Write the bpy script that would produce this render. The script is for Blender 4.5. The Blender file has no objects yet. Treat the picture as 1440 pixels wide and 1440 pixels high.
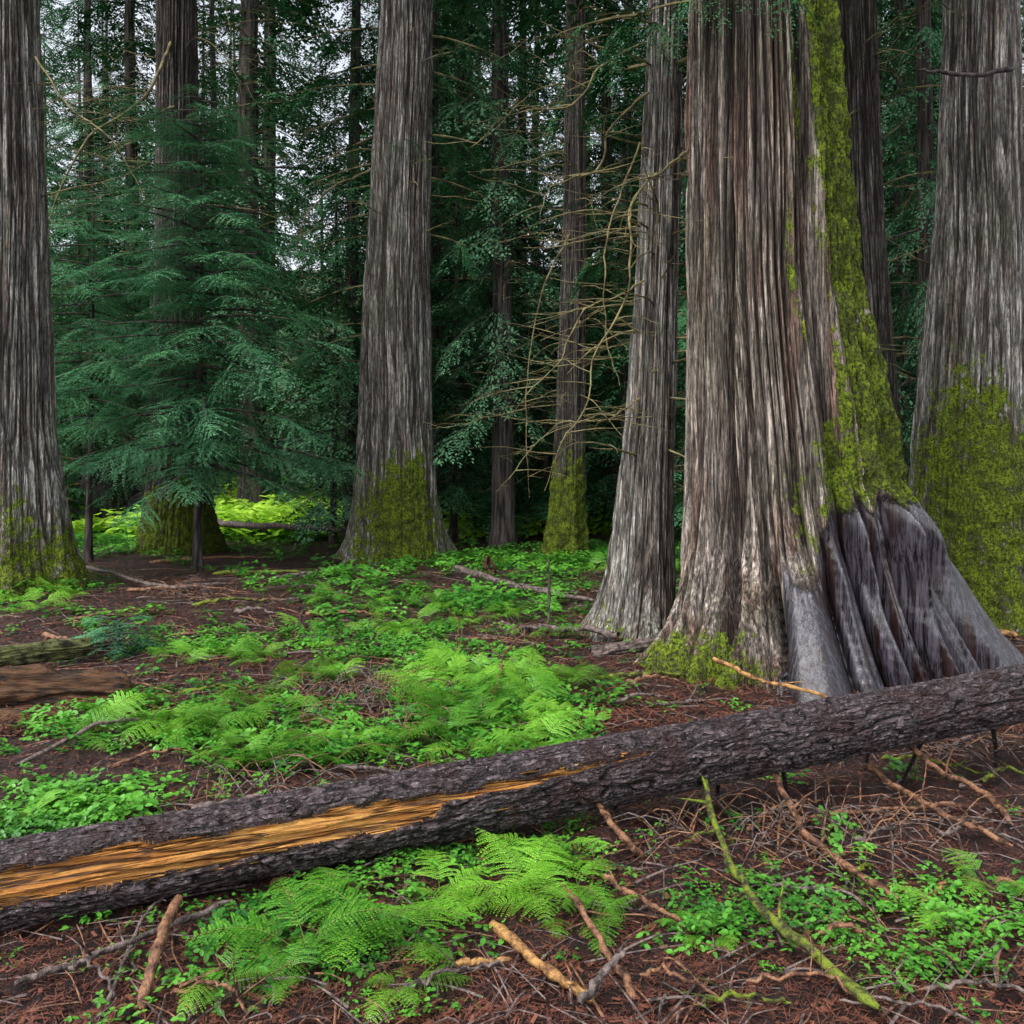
import bpy, math, random
import numpy as np
from mathutils import Vector
random.seed(7); rng=np.random.default_rng(7)
sc=bpy.context.scene
F=1247.0; EYE=1.6; HOR=640.0
# ---------- layout helpers (survey of the real place from its ground plane) ----------
def g(px,py):
    d=EYE*F/(py-HOR); return ((px-720)*d/F, d)
def P(px,py,d): return ((px-720)*d/F, d, EYE+(HOR-py)*d/F)
# ---------- noise ----------
def vn(x,y,z,s=0):
    x,y,z=np.broadcast_arrays(np.asarray(x,float),np.asarray(y,float),np.asarray(z,float))
    xi=np.floor(x).astype(np.int64); yi=np.floor(y).astype(np.int64); zi=np.floor(z).astype(np.int64)
    fx=x-xi; fy=y-yi; fz=z-zi
    fx=fx*fx*(3-2*fx); fy=fy*fy*(3-2*fy); fz=fz*fz*(3-2*fz)
    def h(a,b,c):
        n=(a*73856093)^(b*19349663)^(c*83492791)^(s*26544357+12345)
        n=n&0x7fffffff
        n=((n^(n>>13))*1274126177)&0x7fffffff
        n=((n^(n>>15))*668265263)&0x7fffffff
        n=n^(n>>16)
        return (n&0xffff)/65535.0
    r=0
    for i in (0,1):
        wx=fx if i else 1-fx
        for j in (0,1):
            wy=fy if j else 1-fy
            for k in (0,1):
                wz=fz if k else 1-fz
                r=r+wx*wy*wz*h(xi+i,yi+j,zi+k)
    return r
def fbm(x,y,z,o=4,s=0):
    r=0;a=.5;t=0
    for i in range(o):
        r=r+a*vn(x,y,z,s+i*17); t+=a; a*=.5; x=x*2.03;y=y*2.03;z=z*2.03
    return r/t
def sstep(a,b,x):
    t=np.clip((x-a)/(b-a),0,1); return t*t*(3-2*t)
# ---------- mesh building ----------
class MB:
    def __init__(s): s.V=[];s.F=[];s.M=[];s.n=0
    def add(s,V,Fa,m=0):
        V=np.asarray(V,float).reshape(-1,3); Fa=np.asarray(Fa,np.int64)
        s.V.append(V); s.F.append(Fa+s.n); s.M.append(np.full(len(Fa),m)); s.n+=len(V)
def mesh(name,V,Fs,Ms,mats,smooth=True,attrs=None):
    me=bpy.data.meshes.new(name)
    me.vertices.add(len(V)); me.vertices.foreach_set("co",np.ascontiguousarray(V,dtype=np.float32).ravel())
    li=np.concatenate([f.ravel() for f in Fs]); tot=np.concatenate([np.full(len(f),f.shape[1]) for f in Fs])
    st=np.concatenate([[0],np.cumsum(tot)[:-1]])
    me.loops.add(len(li)); me.loops.foreach_set("vertex_index",li.astype(np.int32))
    me.polygons.add(len(tot)); me.polygons.foreach_set("loop_start",st.astype(np.int32))
    me.polygons.foreach_set("material_index",np.concatenate(Ms).astype(np.int32))
    me.polygons.foreach_set("use_smooth",np.full(len(tot),smooth))
    me.update(calc_edges=True); me.validate()
    if attrs:
        for k,a in attrs.items():
            at=me.attributes.new(k,'FLOAT','POINT'); at.data.foreach_set('value',np.asarray(a,np.float32).ravel())
    for m in mats: me.materials.append(m)
    return me
def mbmesh(name,mb,mats,smooth=True): return mesh(name,np.concatenate(mb.V),mb.F,mb.M,mats,smooth)
def ob(name,me,parent=None,loc=(0,0,0),rot=(0,0,0),s=1):
    o=bpy.data.objects.new(name,me); sc.collection.objects.link(o)
    o.location=loc;o.rotation_euler=rot;o.scale=(s,s,s) if not hasattr(s,'__len__') else s
    if parent: o.parent=parent
    return o
def gridF(nr,nc,wrap):
    i=np.arange(nr-1)[:,None]; j=np.arange(nc if wrap else nc-1)[None,:]
    j2=(j+1)%nc
    return np.stack([i*nc+j,i*nc+j2,(i+1)*nc+j2,(i+1)*nc+j],-1).reshape(-1,4)
def tube(pts,rad,n=6,rough=0,seed=0):
    pts=np.asarray(pts,float); m=len(pts); rad=np.broadcast_to(rad,(m,)).astype(float)
    T=np.gradient(pts,axis=0); T/=np.linalg.norm(T,axis=1)[:,None]+1e-9
    ref=np.array([0,0,1.0]) if abs(T[:,2].mean())<.8 else np.array([1.0,0,0])
    U=np.cross(T,ref); U/=np.linalg.norm(U,axis=1)[:,None]+1e-9; W=np.cross(U,T)
    a=np.linspace(0,2*np.pi,n,endpoint=False)
    r=rad[:,None]*np.ones((1,n))
    if rough: r=r*(1+rough*(np.random.default_rng(seed).random((m,n))-.5))
    V=pts[:,None]+r[...,None]*(np.cos(a)[None,:,None]*U[:,None]+np.sin(a)[None,:,None]*W[:,None])
    return V.reshape(-1,3),gridF(m,n,True)
def smoothpath(ctrl,n,jit=0,seed=0):
    c=np.asarray(ctrl,float); m=len(c)
    c=np.vstack([2*c[0]-c[1],c,2*c[-1]-c[-2]])
    out=[]
    for u in np.linspace(0,m-1-1e-6,n):
        i=int(u);t=u-i;p0,p1,p2,p3=c[i:i+4]
        out.append(.5*((2*p1)+(-p0+p2)*t+(2*p0-5*p1+4*p2-p3)*t*t+(-p0+3*p1-3*p2+p3)*t**3))
    out=np.array(out)
    if jit:
        r=np.random.default_rng(seed); k=r.normal(0,jit,(n,3)); k[1:]=.5*k[1:]+.5*k[:-1]; k[0]=0; out=out+k
    return out
def rotm(az,pi_,roll=0):
    ca,sa=np.cos(az),np.sin(az);cp,sp=np.cos(pi_),np.sin(pi_)
    X=np.array([ca*cp,sa*cp,sp]);Y=np.array([-sa,ca,0]);Z=np.cross(X,Y)
    Y2=Y*np.cos(roll)+Z*np.sin(roll);Z2=np.cross(X,Y2)
    return np.stack([X,Y2,Z2],1)
# ---------- materials ----------
def nm(name):
    m=bpy.data.materials.new(name);m.use_nodes=True;nt=m.node_tree;nt.nodes.clear()
    out=nt.nodes.new('ShaderNodeOutputMaterial'); return m,nt,out
class N:
    def __init__(s,nt): s.nt=nt
    def __call__(s,t,ins=None,**kw):
        n=s.nt.nodes.new(t)
        for k,v in kw.items(): setattr(n,k,v)
        if ins:
            for k,v in ins.items():
                if hasattr(v,'is_linked') : s.nt.links.new(v,n.inputs[k])
                else: n.inputs[k].default_value=v
        return n
    def math(s,op,a,b=0,clamp=False):
        n=s('ShaderNodeMath',{0:a,1:b},operation=op,use_clamp=clamp); return n.outputs[0]
    def mad(s,a,b,c): return s('ShaderNodeMath',{0:a,1:b,2:c},operation='MULTIPLY_ADD').outputs[0]
    def mix(s,f,a,b,bt='MIX'):
        n=s.nt.nodes.new('ShaderNodeMix');n.data_type='RGBA';n.blend_type=bt
        for i,v in ((0,f),(6,a),(7,b)):
            if hasattr(v,'is_linked'): s.nt.links.new(v,n.inputs[i])
            else: n.inputs[i].default_value=v if i==0 else (*v,1) if len(v)==3 else v
        return n.outputs[2]
    def ramp(s,f,a,b,lo=0.,hi=1.):
        n=s('ShaderNodeMapRange',{0:f,1:a,2:b,3:lo,4:hi});n.interpolation_type='SMOOTHSTEP';return n.outputs[0]
    def noise(s,v,scale,det=4,rough=.55,dist=0.):
        n=s('ShaderNodeTexNoise',{'Vector':v,'Scale':scale,'Detail':det,'Roughness':rough,'Distortion':dist});return n.outputs[0]
    def crack(s,v,scale,k,det=1,dist=.0):
        a=s.math('ABSOLUTE',s.math('SUBTRACT',s.noise(v,scale,det,.5,dist),.5)); return s.math('MULTIPLY',a,k,True)
def bark_mat(name,ridge,furrow,tint,moss1=(.018,.034,.004),moss2=(.24,.33,.015),rough=.85,zs=.05,sc_=9,bump=.9,lich=.4,hero=False):
    m,nt,out=nm(name);n=N(nt)
    tc=n('ShaderNodeTexCoord').outputs['Object']
    mp=n('ShaderNodeMapping',{'Vector':tc,'Scale':(1,1,zs)}).outputs[0]
    mpf=n('ShaderNodeMapping',{'Vector':tc,'Scale':(1,1,.16)}).outputs[0]
    l1=n.crack(mp,sc_*1.8,7,2); l2=n.crack(mp,sc_*4.2,7,1)
    fine=n.noise(mpf,sc_*8,3,.8); big=n.noise(tc,1.3,2)
    cav=n('ShaderNodeAttribute',attribute_name='cav').outputs['Fac']
    f=n.math('MULTIPLY',n.math('MULTIPLY',n.mad(l1,.68,.32),n.mad(l2,.62,.38)),n.mad(cav,.9,.1))
    f=n.math('MULTIPLY',f,n.ramp(fine,.34,.66,.35,1.6),True)
    strip=n.ramp(n.noise(mp,sc_*1.1,3,.65),.47,.58)
    rc=n.mix(n.math('MULTIPLY',strip,.75),ridge,tint)
    rc=n.mix(n.ramp(big,.48,.66,0,lich),rc,(.20,.23,.12))
    col=n.mix(f,furrow,rc)  # furrows: darker brown bark, colour deepened further to paint in shadow
    mo=n('ShaderNodeAttribute',attribute_name='moss').outputs['Fac']
    mn=n.noise(tc,8,5,.8)
    mf=n.ramp(n.math('ADD',mo,n.math('MULTIPLY',n.math('SUBTRACT',mn,.5),2.2)),.42,.66)
    mfn=n.noise(tc,sc_*5,4,.8)
    mc=n.mix(n.ramp(mfn,.38,.60),moss1,moss2)
    mc=n.mix(n.ramp(mn,.42,.58,.7,0.),mc,(.03,.03,.01))
    col=n.mix(mf,col,mc)
    h=n.math('ADD',n.math('ADD',n.math('MULTIPLY',l2,.4),n.math('MULTIPLY',fine,.9)),n.math('MULTIPLY',mo,n.math('MULTIPLY',n.math('ADD',mn,mfn),1.1)))
    ro=None
    if hero:
        ba=n('ShaderNodeAttribute',attribute_name='bare').outputs['Fac']
        bf=n.ramp(n.math('ADD',ba,n.math('MULTIPLY',n.math('SUBTRACT',fine,.5),.8)),.3,.6)
        mp2=n('ShaderNodeMapping',{'Vector':tc,'Scale':(1,1,.05)}).outputs[0]
        gr=n.noise(mp2,40,4,.75)
        bc=n.mix(n.ramp(gr,.38,.64),(.006,.004,.006),(.085,.075,.095))
        bc=n.mix(n.ramp(n.noise(mp2,9,3),.50,.62,0,.8),bc,(.022,.008,.005))
        bc=n.mix(n.math('SUBTRACT',1.,cav),bc,(.002,.001,.001))
        col=n.mix(bf,col,bc)
        r_=n('ShaderNodeMix');nt.links.new(bf,r_.inputs[0]);r_.inputs[2].default_value=rough;r_.inputs[3].default_value=.16;ro=r_.outputs[0]
        h=n.math('MULTIPLY',h,n.math('SUBTRACT',1.,n.math('MULTIPLY',bf,.96)))
        h=n.math('ADD',h,n.math('MULTIPLY',bf,n.math('MULTIPLY',gr,.30)))
    b=n('ShaderNodeBump',{'Height':h,'Strength':bump,'Distance':.035}).outputs[0]
    ins={'Base Color':col,'Roughness':ro if ro else rough,'Normal':b,'Specular IOR Level':.3}
    if hero:
        s_=n('ShaderNodeMix');nt.links.new(bf,s_.inputs[0]);s_.inputs[2].default_value=.3;s_.inputs[3].default_value=.8;ins['Specular IOR Level']=s_.outputs[0]
    p=n('ShaderNodeBsdfPrincipled',ins)
    nt.links.new(p.outputs[0],out.inputs[0]);return m
def leaf_mat(name,c1,c2,tr=.35,rough=.45,tcol=None,sp=.4,gloss=True,big=True):
    m,nt,out=nm(name);n=N(nt)
    ri=n('ShaderNodeNewGeometry').outputs['Random Per Island']
    oi=n('ShaderNodeObjectInfo').outputs['Random']
    f=n.math('ADD',n.math('MULTIPLY',ri,.6),n.math('MULTIPLY',oi,.3))
    if big:
        tc=n('ShaderNodeNewGeometry').outputs['Position']
        f=n.math('ADD',n.math('MULTIPLY',ri,.5),n.ramp(n.noise(tc,1.6,1),.35,.65,-.05,.5),True)
    col=n.mix(f,c1,c2)
    if gloss: p=n('ShaderNodeBsdfPrincipled',{'Base Color':col,'Roughness':rough,'Specular IOR Level':sp})
    else: p=n('ShaderNodeBsdfDiffuse',{'Color':col})
    if tr>0:
        t=n('ShaderNodeBsdfTranslucent',{'Color':n.mix(.5,col,tcol or c2)})
        mx=n('ShaderNodeMixShader',{0:tr,1:p.outputs[0],2:t.outputs[0]})
        nt.links.new(mx.outputs[0],out.inputs[0])
    else: nt.links.new(p.outputs[0],out.inputs[0])
    return m
def simple_mat(name,c1,c2,scale=8,rough=.8,island=False,bump=.4,stretch=(1,1,1),sp=.4):
    m,nt,out=nm(name);n=N(nt)
    tc=n('ShaderNodeTexCoord').outputs['Object']
    mp=n('ShaderNodeMapping',{'Vector':tc,'Scale':stretch}).outputs[0]
    no=n.noise(mp,scale,4,.65)
    f=n.ramp(no,.35,.65)
    if island: f=n.math('ADD',n.math('MULTIPLY',f,.4),n.math('MULTIPLY',n('ShaderNodeNewGeometry').outputs['Random Per Island'],.7),True)
    col=n.mix(f,c1,c2)
    ins={'Base Color':col,'Roughness':rough,'Specular IOR Level':sp}
    if bump: ins['Normal']=n('ShaderNodeBump',{'Height':n.noise(mp,scale*3,3,.7),'Strength':bump,'Distance':.02}).outputs[0]
    p=n('ShaderNodeBsdfPrincipled',ins)
    nt.links.new(p.outputs[0],out.inputs[0]);return m
M_cedar=bark_mat('cedar_bark',(.76,.72,.65),(.010,.007,.006),(.33,.24,.19))
M_cedar2=bark_mat('cedar_bark_hero',(.80,.68,.58),(.008,.004,.004),(.34,.17,.11),sc_=8,bump=1.,lich=.4,hero=True)
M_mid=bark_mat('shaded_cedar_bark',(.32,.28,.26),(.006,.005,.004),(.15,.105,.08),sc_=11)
M_dark=simple_mat('dark_conifer_bark',(.008,.007,.006),(.11,.09,.08),14,.9,stretch=(1,1,.12),bump=.5)
M_hem=leaf_mat('conifer_foliage',(.010,.042,.018),(.08,.23,.09),0,gloss=False)
M_hem2=leaf_mat('young_hemlock_foliage',(.02,.09,.045),(.17,.43,.20),.15,gloss=False)
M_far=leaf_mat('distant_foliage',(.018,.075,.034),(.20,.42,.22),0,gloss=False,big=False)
M_fern=leaf_mat('fern_leaf',(.035,.18,.012),(.27,.60,.05),.25,.4)
M_cover=leaf_mat('ground_cover_leaf',(.014,.11,.014),(.16,.47,.05),.2,.35)
M_shrub=leaf_mat('shrub_leaf',(.20,.46,.03),(.6,.88,.11),.3,.5,gloss=False)
M_twig=simple_mat('dead_twig',(.06,.045,.02),(.26,.22,.10),6,bump=0)
M_stem=simple_mat('fern_stem',(.08,.12,.02),(.14,.2,.04),6,bump=0)
M_stick=simple_mat('fallen_stick',(.05,.02,.012),(.34,.17,.09),26,.5,bump=.7)
M_stickg=simple_mat('grey_stick',(.03,.022,.02),(.24,.18,.16),26,.6,bump=.7)
M_stickm=simple_mat('mossy_stick',(.03,.022,.015),(.19,.25,.02),22,.85,bump=.9)
M_orange=simple_mat('split_stick',(.12,.05,.02),(.55,.30,.10),26,.55,bump=.7)
M_litter=simple_mat('needle_litter',(.018,.006,.004),(.20,.07,.042),5,.6,island=True,bump=0)
M_char=simple_mat('charred_wood',(.006,.005,.005),(.03,.025,.022),7,.7,bump=.9)
M_rot=simple_mat('rotten_wood',(.005,.003,.002),(.12,.055,.022),20,.8,bump=1,stretch=(.15,1,1))
M_rotm=simple_mat('mossy_rotten_wood',(.012,.010,.006),(.14,.15,.05),16,.9,bump=1,stretch=(.3,1,1))
# ---------- ground ----------
def gz(x,y):
    x=np.asarray(x,float);y=np.asarray(y,float)
    z=.16*(fbm(x*.45,y*.45,0,3,5)-.5)+.05*(fbm(x*2.2,y*2.2,0,3,9)-.5)
    z=z+.8*(fbm(x*.05,y*.05,0,2,3)-.5)*sstep(18,60,np.hypot(x,y))
    z=z+26*sstep(48,120,y)
    cx,cy=g(330,850); z=z+.10*np.exp(-((x-cx)/1.8)**2-((y-cy)/1.6)**2)
    return z
def near_h(x,y):
    nn=sstep(16,6,np.hypot(x,y));return nn*(.07*(fbm(x*9,y*9,0,4,21)-.5)+.026*(vn(x*28,y*28,0,22)-.5))
def axis(lo,hi,c0,c1,fine,coarse_n):
    mid=np.arange(c0,c1,fine)
    a=c0-(c0-lo)*(np.linspace(1,0,coarse_n,endpoint=False))**2.2
    b=c1+(hi-c1)*(np.linspace(0,1,coarse_n))**2.2
    return np.concatenate([a,mid,b])
xs=axis(-250,250,-5,5,.022,90); ys=axis(-60,300,1.6,9,.022,130)
X,Y=np.meshgrid(xs,ys)
Z=gz(X,Y)+near_h(X,Y)
V=np.stack([X,Y,Z],-1).reshape(-1,3)
GREEN=[(440,1330,.5,.3,.45),(760,1230,.45,.3,.45),(300,1020,.8,.5,.95),(420,1060,.5,.35,.9),(180,1020,.5,.4,.8),(680,1010,.75,.6,1),(740,1060,.5,.35,.8),(620,950,.7,.6,.9),
 (600,860,1.1,1.3,.95),(700,850,1.,1.3,.9),(330,915,.9,.5,.8),(150,880,.6,.5,.6),(60,835,.8,1.2,.9),(80,1150,.4,.3,1),(560,900,.6,.6,.8),(800,790,2.2,2,1),(700,790,2,2,.8),(880,830,1.,1.2,.7),(955,790,1.2,2.5,1),
 (480,830,.9,1.,.6),(130,765,2.5,3,.8),(420,740,3,4,.9),(560,930,1,.5,.6),
 (980,1290,.4,.14,.65),(1120,1290,.5,.16,.72),(1260,1340,.45,.16,.72),(1360,1290,.3,.2,.7),(1230,1100,.2,.12,.35),(1340,1370,.3,.10,.6),(650,1250,.3,.25,.5),(930,1330,.2,.1,.45),(300,1380,.25,.12,.4),(480,1290,.4,.2,.45),(320,740,3,5,.8)]
def green(x,y):
    d=np.zeros_like(x)
    for px,py,rx,ry,a in GREEN:
        cx,cy=g(px,py); d=np.maximum(d,a*np.exp(-((x-cx)/rx)**2-((y-cy)/ry)**2))
    far=sstep(15,22,y)*.75
    return np.maximum(d,far)
gd=green(X,Y)+sstep(50,60,Y)*.6
m,nt,out=nm('forest_floor');n=N(nt)
tc=n('ShaderNodeTexCoord').outputs['Object']
a=n.noise(tc,1.2,3);b=n.noise(tc,60,4,.8);c=n.noise(tc,11,4,.7)
col=n.mix(n.ramp(b,.38,.62),(.006,.0025,.002),(.10,.036,.026))
col=n.mix(n.ramp(c,.42,.60,0,.85),col,(.013,.006,.005))
col=n.mix(n.ramp(a,.45,.62,0,.55),col,(.028,.014,.012))
col=n.mix(n.ramp(b,.62,.69,0,.75),col,(.30,.16,.12))
gr=n('ShaderNodeAttribute',attribute_name='green').outputs['Fac']
gf=n.ramp(n.math('ADD',gr,n.math('SUBTRACT',c,.5)),.45,.85,0,.85)
col=n.mix(gf,col,n.mix(b,(.007,.018,.004),(.05,.10,.012)))
bp=n('ShaderNodeBump',{'Height':n.math('ADD',b,c),'Strength':1.,'Distance':.03}).outputs[0]
p=n('ShaderNodeBsdfPrincipled',{'Base Color':col,'Roughness':n.ramp(a,.4,.6,.7,.42),'Normal':bp})
nt.links.new(p.outputs[0],out.inputs[0]);M_ground=m
ob('ground',mesh('ground',V,[gridF(len(ys),len(xs),False)],[np.zeros((len(ys)-1)*(len(xs)-1))],[M_ground],True,{'green':gd}))
# ---------- trunks ----------
def keys(d,rows): return [(EYE+(HOR-py)*d/F,((xl+xr)/2-720)*d/F,(xr-xl)/2*d/F) for py,xl,xr in rows]
def trunk(name,d,rows,H,mat,nth=420,nz=420,k=11,amp=.018,lob=(5,.16),mossf=None,seed=0,hero=False,parent=None,zs=.8,swirl=.15):
    ks=sorted(keys(d,rows)); z0=-.35
    zz=np.array([q[0] for q in ks]);cc=np.array([q[1] for q in ks]);rr=np.array([q[2] for q in ks])
    top=zz[-1]
    sl=(cc[-1]-cc[-2])/(zz[-1]-zz[-2])
    zz=np.append(zz,[top+3,H]);cc=np.append(cc,[cc[-1]+sl*1.5,cc[-1]+sl*2]);rr=np.append(rr,[rr[-1]*.9,rr[-1]*.12])
    zz=np.insert(zz,0,z0);cc=np.insert(cc,0,cc[0]);rr=np.insert(rr,0,rr[0]*1.25)
    t=np.linspace(0,1,nz); z=z0+(H-z0)*t**1.9
    dz=np.linspace(z0,H,3000)
    def sm(v):
        q=np.interp(dz,zz,v); w=int(3000*.12/(H-z0))|1; kk=np.hanning(w*2+3);kk/=kk.sum()
        return np.interp(z,dz,np.convolve(np.pad(q,len(kk)//2,mode='edge'),kk,'valid'))
    C=sm(cc);R=sm(rr)
    th=np.linspace(0,2*np.pi,nth,endpoint=False)
    TH,ZZ=np.meshgrid(th,z); RR=R[:,None]*np.ones_like(TH); CC=C[:,None]*np.ones_like(TH)
    q=0
    rs=np.random.default_rng(seed)
    nl,la=lob
    for i in range(nl):
        a0=rs.random()*6.28; w=.16+.2*rs.random(); dth=(TH-a0-0.1*np.sin(ZZ*1.5+i)+np.pi)%(2*np.pi)-np.pi
        q=q+np.exp(-(dth/w)**2)*(.5+rs.random())
    RR=RR*(1+(la*(q-.8))*np.exp(-np.maximum(ZZ,0)/.5)+ .05*(q-1))
    bare=np.zeros_like(TH); prof=np.ones_like(TH); val0=np.ones_like(TH)
    if hero:
        dth=(TH+np.radians(90)+np.pi)%(2*np.pi)-np.pi   # 0 = toward -Y, + = toward +X
        Zp=np.maximum(ZZ,0)
        RR=RR*(1-.24*np.exp(-Zp/.5)*np.exp(-((dth-.35)/.6)**2))
        wig=.05*np.sin(ZZ*4+dth*5)
        toe=0
        for a0,w,am in ((-1.62,.08,.3),(-1.40,.07,.5),(-1.13,.085,.7),(-.97,.05,.4),(-.82,.065,.5),(1.9,.2,.15),(2.4,.2,.2)):
            toe=toe+am*np.exp(-((dth-a0+wig)/(w*(1+.9*Zp)))**2)*np.exp(-(Zp/.32)**.9)
        RR=RR+toe-.18*np.exp(-Zp/.35)*sstep(-.6,-.8,dth)
        bnd=[-.54,-.18,.06,.26,.44,.64,.86,1.12,1.55]; amps=[1.3,.85,1.05,.85,1.15,.95,1.25,1.1]
        D=dth+.035*np.sin(ZZ*3.4+1)+.05*(vn(dth*3,ZZ*2.5,0,44)-.5)
        prof=np.zeros_like(TH)+1.0; hcol=np.zeros_like(TH)
        for i in range(8):
            u=(D-bnd[i])/(bnd[i+1]-bnd[i]); ins=(u>=0)&(u<1)
            pr=np.clip(1-(2*u-1)**2,0,1)**.6
            htop=[1.0,1.2,1.45,1.35,1.5,1.3,1.4,1.25][i]
            fd=sstep(htop,htop-.45,ZZ)
            pr2=pr*(1-.05*(1+np.cos(u*2*np.pi*(2+i%2)+i)))
            prof=np.where(ins,1-fd*(1-pr),prof)
            hcol=np.where(ins,fd*(-.19+.28*pr2*amps[i]),hcol)
        edge=sstep(-.70,-.48,D)*sstep(1.8,1.6,D)
        RR=RR+hcol*edge
        RR=RR+.10*np.exp(-(((dth-.7)/.45)**2))*np.exp(-((ZZ-1.1)/.22)**2)+.10*np.exp(-((dth+.35)/.17)**2)*np.exp(-(Zp/.3))
        fold=fbm(np.cos(TH+.08*np.sin(ZZ))*5,np.sin(TH+.08*np.sin(ZZ))*5,ZZ*.16,2,31)
        RR=RR+.22*(fold-.5)*sstep(.2,1.0,ZZ)
        n0=vn(np.cos(TH+.1*np.sin(ZZ*.8))*8.5,np.sin(TH+.1*np.sin(ZZ*.8))*8.5,ZZ*.28,91)
        val0=np.clip(np.abs(2*n0-1)*4.5,0,1)
        bare=sstep(-.58,-.48,D+.12*(vn(TH*6,ZZ*3,0,14)-.5))*sstep(2.1,1.7,dth)*sstep(1.45,1.15,ZZ+.45*sstep(.02,-.2,dth)+.3*(vn(TH*9,ZZ*1.5,0,4)-.5))
        RR=RR+.045*(val0-1)*(1-bare)
    wob=swirl*(vn(np.cos(TH)*1.5,np.sin(TH)*1.5,ZZ*.6,seed+2)-.5)+.05*np.sin(ZZ*.9+seed)
    cx=np.cos(TH+wob)*k; sx=np.sin(TH+wob)*k
    n1=vn(cx,sx,ZZ*zs,seed+3); n2=vn(cx*2.1,sx*2.1,ZZ*zs*2.0,seed+4); n3=vn(cx*4,sx*4,ZZ*zs*5,seed+6)
    f1=np.clip(np.abs(2*n1-1)*3.0,0,1)**.8; f2=np.clip(np.abs(2*n2-1)*2.4,0,1)
    cav=f1*(.35+.65*f2)*(.12+.88*val0)
    hgt=amp*(1.4*f1+1.*f2*f1+.6*n3-1.4)
    moss=np.zeros_like(TH)
    if mossf is not None: moss=mossf((TH+np.pi/2+np.pi)%(2*np.pi)-np.pi,ZZ)
    moss=moss*(1-bare)
    mo=sstep(.35,.8,moss)
    mn=fbm(np.cos(TH)*R[:,None]*12,np.sin(TH)*R[:,None]*12,ZZ*12,3,77)
    hgt=hgt*(1-.98*bare)*(1-.35*mo)+mo*.09*(mn-.35)+bare*.016*(vn(cx*1.1,sx*1.1,ZZ*.4,5)-.5)+bare*.0012*np.sin(ZZ*85+9*vn(cx*.3,sx*.3,ZZ*1.5,9))
    RR=RR+hgt
    cav=cav*(1-bare)+bare*sstep(.0,.7,prof)
    Xw=CC+RR*np.cos(TH);Yw=d+RR*np.sin(TH)*1.0
    bx=C[0]
    V=np.stack([Xw-bx,Yw-d,ZZ],-1).reshape(-1,3)
    me=mesh(name,V,[gridF(nz,nth,True)],[np.zeros((nz-1)*nth)],[mat],True,{'cav':cav,'moss':moss,'bare':bare})
    ob('trunk',me,parent,(0,0,0))
    return bx
# ---------- foliage sprays ----------
def spray(seed,L=1.2,ns=26,droop=.25,ul=.07,uw=.02,step=.035,hang=.15,ang=55):
    r=random.Random(seed);Q=[]
    def unit(p,dx,dy,l,w,dz):
        nx,ny=-dy,dx; x,y,z=p
        Q.append([(x,y,z),(x+dx*l*.45+nx*w,y+dy*l*.45+ny*w,z+dz*l*.45+r.uniform(-.3,.3)*w),(x+dx*l,y+dy*l,z+dz*l),(x+dx*l*.45-nx*w,y+dy*l*.45-ny*w,z+dz*l*.45+r.uniform(-.3,.3)*w)])
    for i in range(ns):
        s=(i+.6)/ns; sd=1 if i%2 else -1
        bx,bz=L*s,-droop*L*s*s
        bl=L*.5*math.sin(math.pi*min(1,(s*.85+.15))**.9)*r.uniform(.5,1.25)+.04
        a=math.radians(ang-15*s+r.uniform(-14,14))*sd
        dx,dy=math.cos(a),math.sin(a); nb=max(2,int(bl/step)); zt=r.uniform(-.4,.15)
        for j in range(nb):
            u=(j+.5)/nb*bl; z=bz+zt*u-hang*u*u/ max(.15,bl)
            for s2 in ((1,-1) if r.random()<.8 else (1,)):
                aa=a+s2*math.radians(r.uniform(35,60)); l=ul*(1.15-.6*j/nb)*r.uniform(.6,1.25)
                unit((bx+dx*u,dy*u,z),math.cos(aa),math.sin(aa),l,uw*r.uniform(.7,1.2),r.uniform(-.7,.1))
        unit((bx+dx*bl,dy*bl,bz+zt*bl-hang*bl),dx,dy,ul,uw*.8,-.3)
    for k in range(6): unit((L*(1-.04*k),0,-droop*L),1,0,ul,uw,-.2)
    return np.array(Q)
SPR=[spray(i) for i in range(5)]
SPRF=[spray(20+i,ns=30,ul=.05,uw=.011,step=.03,droop=.25,hang=.3) for i in range(8)]
SPRC=[spray(40+i,droop=.7,hang=.6,ang=45,uw=.017) for i in range(4)]
SPRX=[spray(60+i,ns=15,ul=.12,uw=.032,step=.07,droop=.4,hang=.4) for i in range(5)]
def put(mb,S,pos,az,pi_,roll,s,m):
    R=rotm(az,pi_,roll)*s; V=S.reshape(-1,3)@R.T+np.asarray(pos)
    mb.add(V,np.arange(len(V)).reshape(-1,4),m)
def deadbranch(mb,p,az,L,r,seed,m=2,drop=.5,sub=True):
    rr=random.Random(seed); p=np.array(p,float);a=az; el=rr.uniform(-.1,.35); n_=max(5,int(L/.13)); pts=[p.copy()]
    for i in range(n_):
        a+=rr.uniform(-.22,.22); el+=rr.uniform(-.2,.2)-drop*.12
        if i>n_*.7: el+=.12
        st=L/n_; p=p+np.array([math.cos(a)*math.cos(el),math.sin(a)*math.cos(el),math.sin(el)])*st; pts.append(p.copy())
    rad=np.linspace(r,r*.22,len(pts)); Vt,Ft=tube(pts,rad,4); mb.add(Vt,Ft,m)
    if sub:
        for i in range(2,len(pts)-1):
            if rr.random()<.6: deadbranch(mb,pts[i],a+rr.choice((-1,1))*rr.uniform(.5,1.2),L*rr.uniform(.15,.4),r*.4,seed*31+i,m,drop*1.3,False)
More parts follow.
